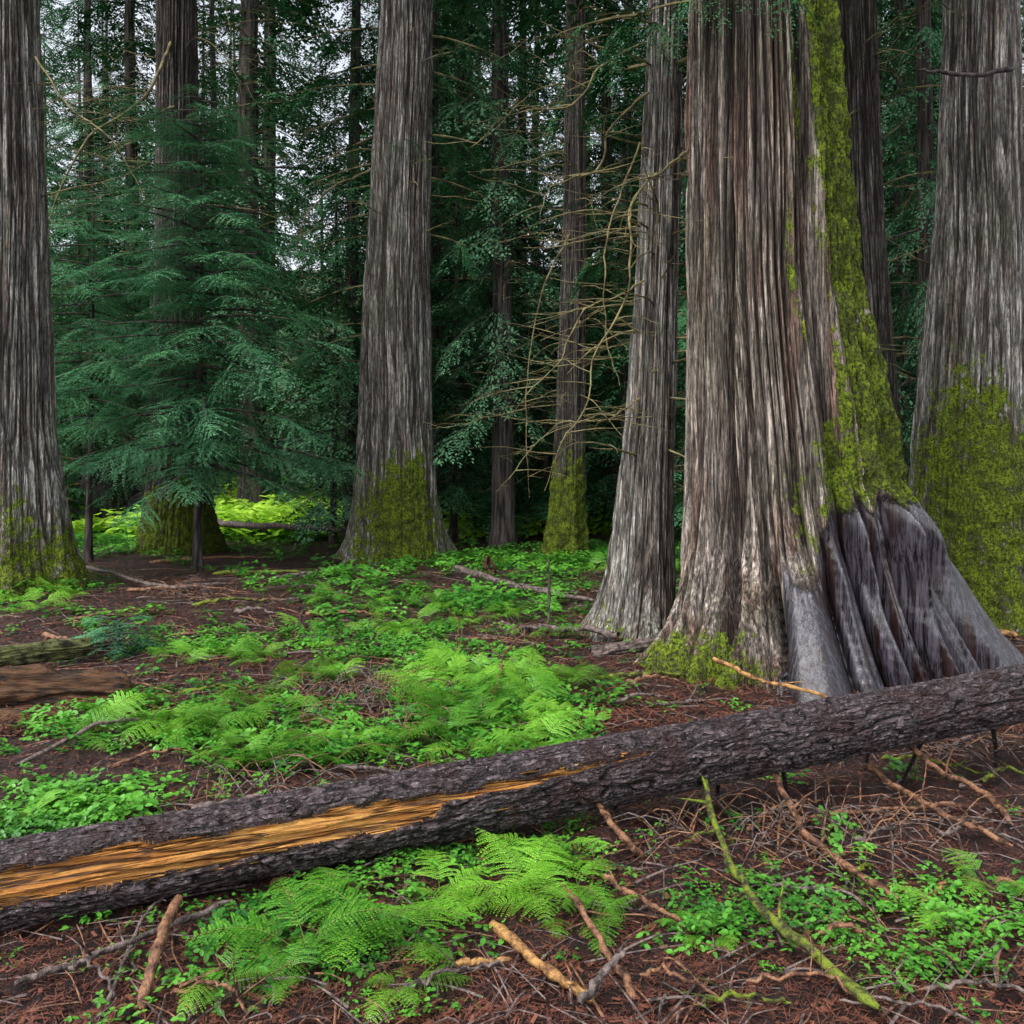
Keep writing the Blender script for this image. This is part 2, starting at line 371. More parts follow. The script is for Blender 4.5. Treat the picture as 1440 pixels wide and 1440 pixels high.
def conifer(seed,H,z0,Lm,nb,rt,sprs,ndead=0,trunkH=True,dl=1.4,pitch=-.12,zd0=1.,power=.75,smax=1.1,cs=.55,lmin=.5):
    r=random.Random(seed);mb=MB()
    if trunkH:
        zz=np.linspace(-.3,H,40); rad=rt*(1-.93*zz.clip(0)/H)+rt*.6*np.exp(-zz.clip(0)/.35)
        pts=np.stack([.05*np.sin(zz*.4+seed),.05*np.cos(zz*.33+seed),zz],1);Vt,Ft=tube(pts,rad,14,.14,seed);mb.add(Vt,Ft,0)
    for i in range(nb):
        u=(i+r.random())/nb; z=z0+(H-z0)*u; L=Lm*((1-u)**power*r.uniform(lmin,1.1))+.25; az=i*2.4+r.uniform(-.5,.5); pi_=pitch*r.uniform(.2,2)+.25*u
        c=np.array([math.cos(az)*math.cos(pi_),math.sin(az)*math.cos(pi_),math.sin(pi_)])
        t=np.linspace(0,1,7)[:,None]; pts=np.array([0,0,z])+c*L*t*.95+np.array([0,0,-1])*(.12*L*t*t)
        Vt,Ft=tube(pts,np.linspace(.010+.008*L,.004,7),4);mb.add(Vt,Ft,0)
        ncl=max(1,int(round(L/cs)))
        for k in range(ncl):
            f=(k+1)/ncl; sz=min(smax,L*.75)*r.uniform(.7,1.15); 
            start=max(0,f*L*.95-sz*.75); pp=np.array([0,0,z])+c*start+np.array([0,0,-.12*L*(start/max(L,.1))**2])
            put(mb,r.choice(sprs),pp,az+(0 if k==ncl-1 else r.choice((-1,1))*r.uniform(.3,.8)),pi_+r.uniform(-.25,.1),r.uniform(-.4,.4),sz/1.2*1.1,1)
    for i in range(ndead):
        z=r.uniform(zd0,z0+ (H-z0)*.35); deadbranch(mb,(0,0,z),r.uniform(0,6.28),dl*r.uniform(.5,1.2),.014,seed*100+i)
    return mb
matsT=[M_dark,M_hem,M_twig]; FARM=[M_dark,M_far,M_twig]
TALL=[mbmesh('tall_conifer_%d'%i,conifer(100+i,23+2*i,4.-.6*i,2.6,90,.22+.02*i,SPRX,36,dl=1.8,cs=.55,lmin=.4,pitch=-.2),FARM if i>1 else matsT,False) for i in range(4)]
UND=[mbmesh('under_conifer_%d'%i,conifer(200+i,9+1.5*i,.9,1.9,74,.09,SPR if i==0 else SPRX,10,dl=1.4,lmin=.35),matsT if i<2 else FARM,False) for i in range(3)]
CROWN=[mbmesh('cedar_crown_%d'%i,conifer(300+i,15,0,3.0,40,.1,SPRX,0,trunkH=False,pitch=-.3),[M_dark,M_hem],False) for i in range(2)]
def empty(name,loc):
    e=bpy.data.objects.new(name,None);sc.collection.objects.link(e);e.location=loc;return e
def tree(name,d,rows,H,mat,crown=0,crown_z=10,limbs=None,dead=0,deadz=(2,8),dl=1.3,**kw):
    ks=sorted(keys(d,rows)); bx=ks[0][1]
    e=empty(name,(bx,d,0))
    trunk('trunk',d,rows,H,mat,parent=e,**kw)
    tx=ks[-1][1]-bx
    if crown is not None: ob('crown',CROWN[crown],e,(tx,0,crown_z),(0,0,random.random()*6),1.0)
    if dead:
        mb=MB();rr=random.Random(int(d*100))
        for i in range(dead):
            z=rr.uniform(*deadz); az=rr.uniform(0,6.28)
            x=np.interp(z,[q[0] for q in ks],[q[1]-bx for q in ks]);rad=np.interp(z,[q[0] for q in ks],[q[2] for q in ks])*.9
            deadbranch(mb,(x+rad*math.cos(az),rad*math.sin(az),z),az,dl*rr.uniform(.3,1.2),.011,i*7+3,0)
        ob('dead_limbs',mbmesh('dead_limbs',mb,[M_twig],False),e)
    if limbs:
        mb=MB();rr=random.Random(int(d*37))
        for (px,py,az,L) in limbs:
            p=P(px,py,d);p=np.array([p[0]-bx,0,p[2]])
            c=np.array([math.cos(az),math.sin(az),-.1])
            t=np.linspace(0,1,7)[:,None];pts=p+c*L*t+np.array([0,0,-.18])*L*t*t;Vt,Ft=tube(pts,np.linspace(.02,.005,7),5);mb.add(Vt,Ft,0)
            for k in range(max(2,int(L/.3))):
                f=(k+.5)/max(2,int(L/.3));pp=p+c*L*f+np.array([0,0,-.18])*L*f*f
                put(mb,rr.choice(SPRC+SPRF[:1]),pp,az+rr.uniform(-.8,.8),-.3+rr.uniform(-.3,.1),rr.uniform(-.5,.5),rr.uniform(.4,.65),1)
        ob('limbs',mbmesh('limbs',mb,[M_twig,M_hem],False),e)
    return e
def mossbase(z0,amt=1.,side=None,w=1.0):
    def f(dth,Z):
        nn=fbm(np.cos(dth)*2.5+3,np.sin(dth)*2.5,Z*.9,3,8)-.5
        v=amt*sstep(z0+.8,z0-.8,Z+1.3*nn)
        if side is not None: v=v*(.4+.6*np.exp(-((dth-side+1.2*nn)/w)**2))
        return v
    return f
tree('cedar_tree',10.2,[(30,-25,50),(400,-40,64),(600,-50,72),(700,-60,85),(780,-75,100),(835,-95,120)],24,M_cedar,0,10,seed=1,amp=.018,mossf=mossbase(.9,.78),dead=6,deadz=(3,6.5))
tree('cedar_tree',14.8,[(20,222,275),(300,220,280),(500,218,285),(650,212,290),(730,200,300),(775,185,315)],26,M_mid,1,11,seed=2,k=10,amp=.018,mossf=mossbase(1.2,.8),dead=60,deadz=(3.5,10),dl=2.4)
tree('cedar_tree',13.8,[(20,537,608),(200,526,606),(400,514,604),(600,505,608),(700,498,615),(760,490,628),(785,478,640)],28,M_cedar,0,10.5,seed=3,k=11,amp=.022,mossf=mossbase(1.5,1.0,.25,.8),
  limbs=[(560,200,-1.2,.7),(600,190,-.3,.9),(545,260,3.5,.9),(600,100,.2,1.0),(540,90,3.2,1.2),(600,330,0,.6),(530,330,3.3,1.2),(520,400,3.0,1.1),(540,150,3.0,1.3),(520,470,3.2,.9),(540,40,3.4,1.4),(605,250,.3,1.1),(605,50,.1,1.2),(525,230,2.9,1.4),(540,120,3.6,1.5),(535,190,2.7,1.5),(525,300,3.0,1.5)],dead=22,deadz=(3,8))
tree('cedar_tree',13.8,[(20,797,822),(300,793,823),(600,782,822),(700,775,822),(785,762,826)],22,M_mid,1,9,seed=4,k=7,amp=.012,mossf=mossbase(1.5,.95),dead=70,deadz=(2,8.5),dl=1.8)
tree('cedar_tree',7.6,[(20,914,958),(200,905,957),(400,895,952),(600,880,948),(700,868,945),(800,855,948),(860,838,950),(900,815,960)],20,M_cedar,0,7.5,seed=5,k=7,amp=.012,mossf=mossbase(.25,.85,-1.2,.9),dead=46,deadz=(1.6,5.2),dl=1.1,
  limbs=[(915,20,3.3,.8),(930,40,-2.2,.7),(950,30,-.6,.7),(905,330,-2.6,.3),(912,90,3.0,.7)])
def heromoss(dth,Z):
    n_=fbm(np.cos(dth)*7,np.sin(dth)*7,Z*.7,3,12)
    s=sstep(.0,.58,dth+1.2*(n_-.5))*sstep(2.1,1.5,dth)*1.1
    low=.85*sstep(.8,.0,Z)*np.exp(-((dth+1.05)/.5)**2)
    mid=.85*sstep(2.4,1.2,Z)*np.exp(-((dth-.05)/.5)**2)*n_*1.5
    return np.maximum(np.maximum(s*(.45+.75*n_),low),mid)
tree('ancient_cedar_tree',6.8,[(30,975,1160),(400,975,1195),(600,975,1240),(700,974,1258),(760,970,1278),(820,960,1316),(870,948,1358),(910,930,1398),(940,915,1432)],30,M_cedar2,1,7.5,seed=6,k=15,amp=.028,nth=1200,nz=760,hero=True,lob=(5,.04),mossf=heromoss,zs=.45,
  limbs=[(1000,-10,-1.9,.5),(1060,-20,-1.4,.6),(990,0,3.3,.5)])
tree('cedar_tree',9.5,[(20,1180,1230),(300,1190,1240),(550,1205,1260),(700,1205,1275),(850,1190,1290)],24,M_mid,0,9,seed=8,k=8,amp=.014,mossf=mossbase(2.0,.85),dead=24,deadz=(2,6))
tree('cedar_tree',8.8,[(20,1333,1425),(300,1322,1430),(500,1302,1435),(600,1292,1440),(700,1283,1447),(800,1272,1455),(870,1255,1475)],28,M_cedar,1,9,seed=9,k=12,amp=.018,mossf=mossbase(2.35,.85,-.4,1.2),dead=10,deadz=(3,6))
# ---------- mid/back conifers ----------
def gzf(x,y): return float(gz(x,y))
midlist=[(185,22,1.0),(300,24,.7),(352,21,1.25),(378,27,1.1),(497,16.5,.75),(612,18,.7),(650,19,.6),(705,15,.7),(735,20,.8),(855,19,.7),(125,25,.8),(20,19,.9),(1265,15,.8),(985,14.5,.7),(1150,14,.7),(1300,12.5,.5)]
for i,(px,d,s) in enumerate(midlist):
    x=(px-720)*d/F
    ob('hemlock_tree',TALL[i%4],None,(x,d,gzf(x,d)-.05),(0,0,random.random()*6.28),(s,s,max(.85,min(1.1,s))))
undl=[(50,17.5,.6),(110,21,.8),(470,16,.7),(535,19,.8),(640,16.5,.75),(690,20,.9),(765,17.5,.75),(880,17,.8),(990,18,.9),(1270,13.5,.65),(1290,17,.9),(590,23,1.),(800,25,1.2),(1010,12.8,.5),(730,24,1.),(850,21,.9),(180,30,1.1),(450,26,1.1),(650,27,1.2),(920,24,1.1),(1230,20,1.),(500,29,1.2),(560,26,1.1),(620,21,.9),(320,30,1.)]
for i,(px,d,s) in enumerate(undl):
    x=(px-720)*d/F
    ob('young_conifer_tree',UND[i%3],None,(x,d,gzf(x,d)-.05),(0,0,random.random()*6.28),s)
far=empty('distant_forest',(0,0,0))
r=random.Random(5)
cnt=0
for i in range(1200):
    d=r.uniform(26,66); a=r.uniform(-.9,.9); x=d*a; y=d
    px=720+F*x/y
    if 385<px<475 and (r.random()<.9 or d<48): continue
    if 60<px<340 and r.random()<.25: continue
    if 240<px<560 and d<42 : continue
    if cnt>170: break
    cnt+=1
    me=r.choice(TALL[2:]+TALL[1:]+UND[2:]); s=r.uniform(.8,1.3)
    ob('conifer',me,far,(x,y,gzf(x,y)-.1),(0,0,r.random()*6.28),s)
hx,hy=g(283,805)
mb=conifer(501,6.5,1.45,2.2,120,.055,SPRF,6,pitch=-.1,power=.5,smax=.75,cs=.42,lmin=.3)
ob('young_hemlock_tree',mbmesh('young_hemlock',mb,[M_dark,M_hem2,M_twig],False),None,(hx,hy,gzf(hx,hy)))
mb=conifer(502,6.,2.1,1.7,70,.05,SPRF,6,pitch=-.1,power=.5,smax=.7,cs=.45,lmin=.3)
ob('young_hemlock_tree',mbmesh('young_hemlock_b',mb,[M_dark,M_hem2,M_twig],False),None,((125-720)*13/F,13,0))
sx_,sy_=g(165,925)
sm_=[spray(80+i,L=1.2,ns=22,ul=.12,uw=.03,step=.07,droop=.3) for i in range(3)]
mb=conifer(503,.36,.05,.13,26,.004,sm_,0,pitch=.05,power=.5)
ob('hemlock_seedling',mbmesh('hemlock_seedling',mb,[M_dark,M_hem2,M_twig],False),None,(sx_,sy_,gzf(sx_,sy_)),s=.8)
# ---------- fallen log ----------
A=np.array([-1.73,3.0,.145]);B=np.array([2.54,4.4,.42])
def logpt(t): return A+(B-A)*t
nt_,na=1500,220
t=np.linspace(-.3,1.35,nt_); ax=(B-A)/np.linalg.norm(B-A)
side=np.cross(ax,[0,0,1]);side/=np.linalg.norm(side)
if side[1]>0: side=-side
up=np.cross(ax,side); up=up if up[2]>0 else -up
ph=np.linspace(-np.pi,np.pi,na,endpoint=False)
T_,PH=np.meshgrid(t,ph,indexing='ij'); S_=T_*np.linalg.norm(B-A)
R0=.137-.012*T_
wq=.6*(fbm(np.cos(PH)*2,np.sin(PH)*2,S_*6,2,57)-.5)
c1=np.cos(PH+wq*.5)*5.5;s1=np.sin(PH+wq*.5)*5.5
nA=vn(c1,s1,S_*9+wq,50);nB=vn(c1*1.9,s1*1.9,S_*22,51);nC=vn(c1*4,s1*4,S_*60,52)
fA=np.clip(np.abs(2*nA-1)*4,0,1);fB=np.clip(np.abs(2*nB-1)*3.5,0,1)
cav=fA*(.35+.65*fB)
Rb=R0+.010*fA+.008*fB*fA+.008*nC-.014+.02*(fbm(c1*.3,s1*.3,S_*1.5,2,53)-.5)
hi=np.radians(44)+np.radians(12)*(fbm(S_*2.5,0,0,3,60)-.5)*2+np.radians(8)*(vn(S_*14,1,0,61)-.5)
lo=np.interp(T_,[-.45,0,.2,.325,.335,.45,.54],np.radians([-16,-14,-10,-8,15,26,38]))+np.radians(10)*(vn(S_*6,2,0,62)-.5)+np.radians(6)*(vn(S_*20,2,0,63)-.5)
hi=np.where(T_>.45,np.minimum(hi,lo+np.radians(60)*(.56-T_).clip(0)+.06),hi)
wood=(PH<hi)&(PH>lo)&(T_<.54)
pc=(hi+lo)/2;hw=(hi-lo)/2
chord=(R0-.012)*np.cos(np.clip(hw,0,.9))/np.cos(np.clip(PH-pc,-1,1))
step_=.012*sstep(.45,.52,vn(PH*5+S_*.5,S_*.7,0,72))
fib=.008*(vn(PH*14,S_*1.6,0,70)-.5)+.007*(vn(PH*45,S_*3,0,71)-.5)-step_
RR=np.where(wood,np.minimum(chord,R0-.012)+fib,Rb)
V=(A[None,None]+(B-A)[None,None]*T_[...,None]+RR[...,None]*(np.cos(PH)[...,None]*side+np.sin(PH)[...,None]*up))
Fq=gridF(nt_,na,True)
wf=wood.reshape(-1)
midx=(wf[Fq].sum(1)>=3).astype(int)
m,nt,out=nm('split_wood');n=N(nt)
tc=n('ShaderNodeTexCoord').outputs['Object']
mp=n('ShaderNodeMapping',{'Vector':tc,'Rotation':(0,0,-.317)}).outputs[0]
mp=n('ShaderNodeMapping',{'Vector':mp,'Scale':(.05,1,1)}).outputs[0]
s1_=n.noise(mp,80,5,.8,.1);s2_=n.noise(mp,18,4,.7);big=n.noise(tc,6,4,.65);cr=n.crack(mp,34,14,3)
col=n.mix(n.ramp(s1_,.35,.65),(.40,.13,.014),(.92,.50,.13))
col=n.mix(n.ramp(s2_,.5,.62,0,.75),col,(.26,.085,.014))
col=n.mix(n.ramp(big,.50,.62,0,.6),col,(.58,.23,.045))
col=n.mix(n.math('SUBTRACT',1.,cr),col,(.05,.018,.008))
bp=n('ShaderNodeBump',{'Height':n.math('ADD',s1_,cr),'Strength':1.,'Distance':.014}).outputs[0]
p=n('ShaderNodeBsdfPrincipled',{'Base Color':col,'Roughness':.42,'Normal':bp});nt.links.new(p.outputs[0],out.inputs[0]);M_split=m
m,nt,out=nm('log_bark');n=N(nt)
tc=n('ShaderNodeTexCoord').outputs['Object']
cv=n('ShaderNodeAttribute',attribute_name='cav').outputs['Fac'];fn=n.noise(tc,60,4,.8);bg=n.noise(tc,7,3)
mpl=n('ShaderNodeMapping',{'Vector':n('ShaderNodeMapping',{'Vector':tc,'Rotation':(0,0,-.317)}).outputs[0],'Scale':(.35,1,1)}).outputs[0]
cr=n.crack(mpl,42,8,3)
f=n.math('MULTIPLY',n.math('MULTIPLY',cv,n.mad(cr,.75,.25)),n.ramp(fn,.32,.64,.35,1.3))
col=n.mix(f,(.005,.003,.004),(.20,.15,.16));col=n.mix(n.ramp(bg,.48,.64,0,.7),col,(.05,.02,.018))
col=n.mix(n.ramp(fn,.60,.67,0,.7),col,(.55,.48,.50))
bp=n('ShaderNodeBump',{'Height':n.math('ADD',fn,cr),'Strength':1.,'Distance':.018}).outputs[0]
p=n('ShaderNodeBsdfPrincipled',{'Base Color':col,'Roughness':.36,'Normal':bp});nt.links.new(p.outputs[0],out.inputs[0]);M_log=m
le=empty('fallen_log',tuple(A))
V=V.reshape(-1,3)-A
me=mesh('log_bark',V,[Fq],[midx],[M_log,M_split],True,{'cav':cav})
ob('log_body',me,le)
mb=MB();rr=random.Random(3)
for tt in (.03,.16,.26,.42,.5,.62,.68,.8,.88,.95):
    a0=rr.uniform(-2.2,-1.0);p=logpt(tt)-A; dirn=side*math.cos(a0)+up*math.sin(a0)+ax*rr.uniform(-.4,.4)
    L=rr.uniform(.05,.3); q=p+dirn*.12; pts=smoothpath([q,q+dirn*L*.5,q+dirn*L+[0,0,-.02]],6,.004,int(tt*100));Vt,Ft=tube(pts,np.linspace(.013,.006,6),6);mb.add(Vt,Ft,0)
for tt in (.1,.37,.57,.74,.85):
    a0=rr.uniform(.6,1.6);p=logpt(tt)-A; dirn=side*math.cos(a0)+up*math.sin(a0);q=p+dirn*.12
    pts=np.array([q,q+dirn*.02,q+dirn*.04]);Vt,Ft=tube(pts,[.02,.013,.006],6);mb.add(Vt,Ft,0)
ob('branch_stubs',mbmesh('branch_stubs',mb,[M_log],True),le)
mb=MB()
for i in range(110):
    tt=rr.uniform(-.05,.53); edge_hi=rr.random()<.4
    a0=math.radians(rr.gauss(44,5) if edge_hi else (rr.uniform(-10,40) if rr.random()<.5 else np.interp(tt,[0,.32,.335,.54],[-10,-8,17,42])+rr.gauss(0,4)))
    L=rr.uniform(.04,.22);rb=.118+rr.uniform(-.004,.008);q=logpt(tt)-A+(side*math.cos(a0)+up*math.sin(a0))*rb
    e=q+ax*L*rr.choice((-1,1))+(side*math.cos(a0)+up*math.sin(a0))*rr.uniform(-.004,.014)
    Vt,Ft=tube(smoothpath([q,(q+e)/2+[0,0,rr.uniform(-.003,.004)],e],5),np.array([.003,.004,.003,.002,.0006])*rr.uniform(.6,1.4),4);mb.add(Vt,Ft,0)
ob('splinters',mbmesh('splinters',mb,[M_split],False),le)
# ---------- sticks ----------
def stick(ctrl,r0,r1,mat,seed,jit=.006,twigs=0,name='fallen_branch'):
    mb=MB();pts=smoothpath(ctrl,24,jit,seed);rad=np.linspace(r0,r1,24)*(1+.3*np.random.default_rng(seed).random(24));rad[-1]*=.4;rad[0]*=.6
    Vt,Ft=tube(pts,rad,8,.4,seed);mb.add(Vt,Ft,0)
    rr=random.Random(seed)
    for k in range(twigs):
        i=rr.randrange(3,20);p=pts[i];d_=np.array([rr.uniform(-1,1),rr.uniform(-1,1),rr.uniform(.1,1)]);L=rr.uniform(.04,.2)
        Vt,Ft=tube(smoothpath([p,p+d_*L*.5,p+d_*L],5,.004,k),np.linspace(r1*.6,.0015,5),5);mb.add(Vt,Ft,0)
    o0=pts[0];V=np.concatenate(mb.V)-o0
    ob(name,mesh(name,V,mb.F,mb.M,[mat],True),None,tuple(o0))
def G3(px,py,h=.02):
    d=(EYE-h)*F/(py-HOR);x=(px-720)*d/F
    return (x,d,h+float(gz(x,d))*.8)
stick([P(252,1262,2.95),G3(225,1330,.12),G3(198,1425,.02)],.014,.015,M_stick,1,.003)
stick([P(996,1065,3.85),P(1000,1140,3.55),G3(1030,1225,.08),G3(1070,1290,.07),G3(1140,1350,.06),G3(1240,1425,.05)],.010,.015,M_stickm,2,.009,6)
stick([P(1078,1068,3.95),P(1110,1130,3.7),G3(1150,1190,.06),G3(1265,1262,.04)],.012,.012,M_stick,3,.005,3)
stick([P(1243,1015,4.2),P(1310,1075,4.1),G3(1380,1115,.05),G3(1425,1165,.03)],.012,.010,M_stick,4,.006,4)
stick([G3(1215,1078,.1),G3(1300,1130,.1),G3(1425,1195,.06)],.013,.009,M_stick,5,.008,3)
stick([P(838,1128,3.6),P(870,1170,3.4),G3(905,1220,.02)],.010,.012,M_stick,6,.003,1)
stick([P(1003,925,5.3),P(1080,958,5.1),P(1165,978,4.9)],.012,.008,M_orange,7,.008,2)
stick([G3(800,1268,.1),G3(840,1330,.05),G3(895,1418,.02)],.009,.011,M_stick,8,.005,2)
stick([G3(692,1315,.03),G3(760,1370,.04),G3(835,1420,.02)],.016,.012,M_orange,9,.004,1)
stick([G3(850,1245,.12),G3(900,1275,.08),G3(965,1305,.03)],.008,.006,M_stick,10,.006,2)
stick([G3(900,1003,.03),G3(990,992,.02)],.012,.010,M_stickg,11,.004,1)
stick([G3(1110,1160,.04),G3(1240,1142,.04),G3(1370,1135,.04)],.009,.007,M_stick,12,.006,2)
stick([G3(270,1143,.04),G3(400,1120,.06),G3(560,1100,.04)],.016,.012,M_stickg,13,.006,2)
stick([G3(640,935,.02),P(645,880,6.6),P(630,855,6.6)],.006,.004,M_stick,14,.01,0)
stick([G3(770,890,0),P(772,840,8.2),P(771,785,8.2)],.012,.009,M_dark,15,.006,2,'dead_sapling')
stick([G3(640,800,.15),G3(740,830,.12),G3(835,848,.05)],.04,.02,M_stickg,16,.012,3)
stick([G3(1345,880,.1),G3(1430,890,.05)],.026,.026,M_orange,17,.006,0)
stick([P(1425,97,8.3),P(1370,106,8.1),P(1320,100,7.9),P(1292,97,7.8)],.022,.008,M_dark,18,.01,2,'dead_limb')
stick([G3(120,800,.1),G3(240,835,.08),G3(330,830,.05)],.022,.012,M_stickg,19,.012,3)
stick([G3(300,735,.35),G3(480,745,.3)],.06,.04,M_stickg,20,.02,2)
stick([G3(870,900,.1),G3(700,880,.05)],.025,.012,M_stickg,21,.02,3)
stick([G3(690,1000,.1),G3(720,910,.2),G3(760,905,.1)],.008,.006,M_stick,22,.01,1)
stick([G3(20,1080,.03),G3(160,1020,.1),G3(260,1030,.03)],.01,.008,M_stickg,23,.006,3)
stick([G3(640,1368,.05),G3(720,1362,.05)],.010,.006,M_orange,24,.004,0)
stick([G3(815,1425,.05),G3(850,1380,.08),G3(880,1350,.1)],.012,.008,M_stickg,25,.004,0)
stick([G3(1295,1270,.02),G3(1330,1240,.06)],.007,.005,M_orange,26,.003,0)
stick([G3(20,1385,.04),G3(150,1340,.05),G3(330,1270,.06)],.010,.008,M_stickg,27,.006,3)
stick([G3(150,1425,.02),G3(200,1300,.05),G3(260,1240,.06)],.006,.004,M_stickg,28,.006,3)
rs=random.Random(77)
for i,(px,py) in enumerate([(950,1200),(1050,1170),(1180,1230),(1320,1170),(1150,1320),(1400,1240),(900,1380),(1050,1390),(560,1410),(240,1400),(80,1360),(380,1250),(1240,1070),(880,970),(250,980),(470,1080),(600,1060),(150,1080),(430,870),(240,900),(830,960),(300,810),(720,960),(400,1180),(1330,1060),(180,840),(330,870),(100,880),(380,820),(270,860),(140,960),(60,900),(450,800),(210,790),(900,940),(860,1000),(1080,1250),(1200,1180),(1300,1390),(1180,1410),(980,1420),(1380,1100)]):
    p=G3(px,py,.03);a=rs.uniform(-.9,.9);L=rs.uniform(.25,.8)*p[1]/4.5;e=(p[0]+math.cos(a)*L,p[1]+math.sin(a)*L*.6);mdl=((p[0]+e[0])/2+rs.uniform(-.04,.04),(p[1]+e[1])/2)
    stick([(p[0],p[1],gzf(p[0],p[1])+.02),(mdl[0],mdl[1],gzf(*mdl)+rs.uniform(.03,.08)),(e[0],e[1],gzf(*e)+.02)],rs.uniform(.006,.012)*p[1]/4,.004,rs.choice((M_stick,M_stickg,M_stickg,M_stickm)),100+i,.008,3)
def limb(pts,r0,seed):
    mb=MB();w=smoothpath([P(*q) for q in pts],30,.012,seed);Vt,Ft=tube(w,np.linspace(r0,.003,30),5);mb.add(Vt,Ft,0)
    rr=random.Random(seed)
    for k in range(18):
        i=rr.randrange(4,29);deadbranch(mb,w[i],rr.uniform(0,6.28),rr.uniform(.2,.7),.005,seed*50+k,0,.5,k%2==0)
    o0=w[0];ob('dead_hanging_limb',mesh('dead_hanging_limb',np.concatenate(mb.V)-o0,mb.F,mb.M,[M_twig],True),None,tuple(o0))
limb([(905,262,7.4),(885,300,7.2),(890,360,7.1),(870,440,7),(835,500,7),(825,570,6.9),(790,620,6.9),(765,690,6.9)],.013,1)
limb([(912,130,7.5),(860,180,7.3),(840,240,7.2),(780,260,7.2),(760,300,7.1)],.014,2)
limb([(905,395,7.4),(860,420,7.2),(820,440,7.1),(790,500,7.1),(720,580,7.0)],.011,3)
limb([(975,205,7.),(930,240,6.8),(900,265,6.8),(880,330,6.8)],.013,4)
limb([(900,560,7.4),(850,590,7.2),(780,600,7.2),(700,690,7.2)],.009,5)
limb([(240,60,14.5),(200,140,13.5),(120,200,13),(60,330,12.6),(30,420,12.5)],.03,6)
limb([(50,80,10.),(100,150,9.8),(160,200,9.5),(210,290,9.5)],.014,7)
limb([(520,240,13.6),(460,270,13.2),(420,330,13),(430,420,12.8)],.02,8)
limb([(800,330,13.6),(760,420,13.4),(740,560,13),(745,700,12.8)],.018,9)
limb([(245,150,14.5),(180,170,13.8),(110,130,13.2),(60,150,13)],.025,10)
limb([(905,60,7.4),(850,90,7.2),(800,150,7.1),(720,160,7.0),(660,210,7.0)],.012,11)
limb([(900,200,7.5),(855,330,7.2),(850,450,7.1),(870,540,7.)],.010,12)
# ---------- ferns ----------
def frond(mb,L,az,el0,el1,seed,base,npn=15,wid=.34,s0=.22):
    r=random.Random(seed);n_=24;el=el0+(el1-el0)*np.linspace(0,1,n_)**.8;azs=az+r.uniform(-.5,.5)*np.linspace(0,1,n_)**2;dr=np.stack([np.cos(el)*np.cos(azs),np.cos(el)*np.sin(azs),np.sin(el)],1)
    pts=np.asarray(base)+np.vstack([[0,0,0],np.cumsum(dr*L/n_,0)[:-1]])
    lat0=np.array([-math.sin(az),math.cos(az),0]);ro=r.uniform(-.3,.3)
    Vt,Ft=tube(pts,np.linspace(.0022,.0007,n_),4);mb.add(Vt,Ft,1)
    Q=[];gap=L*(1-s0)/npn
    for i in range(npn):
        s=s0+(1-s0)*(i+.3)/npn; k=s*(n_-1);j=int(min(k,n_-2));p=pts[j]+(pts[j+1]-pts[j])*(k-j);T=dr[j];Nn=np.cross(T,lat0)
        u=(i+.3)/npn; pl=L*wid*(min(1,.72+1.1*u) if u<.25 else 1)*(1-u)**.9*1.05+.004
        for sd in (1,-1):
            lat=lat0*sd*math.cos(ro)+Nn*math.sin(ro)*.5
            D=lat*.9+T*r.uniform(.34,.5); D=D/np.linalg.norm(D);dz=-.15-.35*r.random()
            m_=max(4,int(14*(1-u)**.5)); pl2=pl*r.uniform(.85,1.1)
            W=np.cross(np.cross(D,T),D);W/=np.linalg.norm(W)
            sp=pl2/m_
            for q in range(m_):
                v=(q+.4)/m_;c=p+D*pl2*v+np.array([0,0,dz*pl2*v*v]);l=min(pl2*.24,gap*.47)*(1-v*.9)**.5+.001;w=sp*.5
                for s2 in (1,-1):
                    E2=W*s2*.88+D*.5+np.array([0,0,r.uniform(-.2,.1)])
                    Q.append([c-D*w,c+E2*l*.7-D*w*.7,c+E2*l,c+E2*l*.4+D*w*1.2])
            Q.append([p+D*pl2*.9+[0,0,dz*pl2*.85],p+D*pl2*.97+W*.003+[0,0,dz*pl2],p+D*pl2*1.05+[0,0,dz*pl2],p+D*pl2*.97-W*.003+[0,0,dz*pl2]])
    Q=np.array(Q).reshape(-1,3);mb.add(Q,np.arange(len(Q)).reshape(-1,4),0)
def fernmb(seed,nf,L):
    mb=MB();r=random.Random(seed)
    for i in range(nf): frond(mb,L*r.uniform(.6,1.25),i*6.283/nf+r.uniform(-.5,.5),r.uniform(.85,1.4),r.uniform(-.9,-.05),seed*20+i,(r.uniform(-.02,.02),r.uniform(-.02,.02),0),12,.38,.28)
    return mb
FERN=[mbmesh('fern_%d'%i,fernmb(i+1,(5,6,6,5)[i],.42),[M_fern,M_stem],False) for i in range(4)]
def oak(seed):
    mb=MB();r=random.Random(seed)
    for i in range(5):
        frond(mb,.26*r.uniform(.8,1.2),r.uniform(0,6.28),1.35,-.25,seed*9+i,(r.uniform(-.09,.09),r.uniform(-.09,.09),0),9,.45,.35)
    return mb
OAKm=[oak(i+50) for i in range(3)]
fr=random.Random(11)
def fern_at(px,py,s=1,v=None):
    x,y=g(px,py);ob('fern',FERN[fr.randrange(4) if v is None else v],None,(x,y,gzf(x,y)-.005),(fr.uniform(-.15,.15),fr.uniform(-.15,.15),fr.uniform(0,6.28)),s)
for q in [(430,1360,.85),(520,1335,.95),(475,1300,.6),(575,1360,.75),(565,1405,.5),(735,1290,.95),(810,1275,.85),(760,1240,.7),(845,1310,.5),(620,1290,.6),(390,1340,.5),(690,1300,.6),(780,1310,.6),
   (1350,1310,.6),(1385,1250,.5),(1000,1335,.4),(960,1325,.35),(400,1400,.55),(310,1405,.45)]: fern_at(*q)
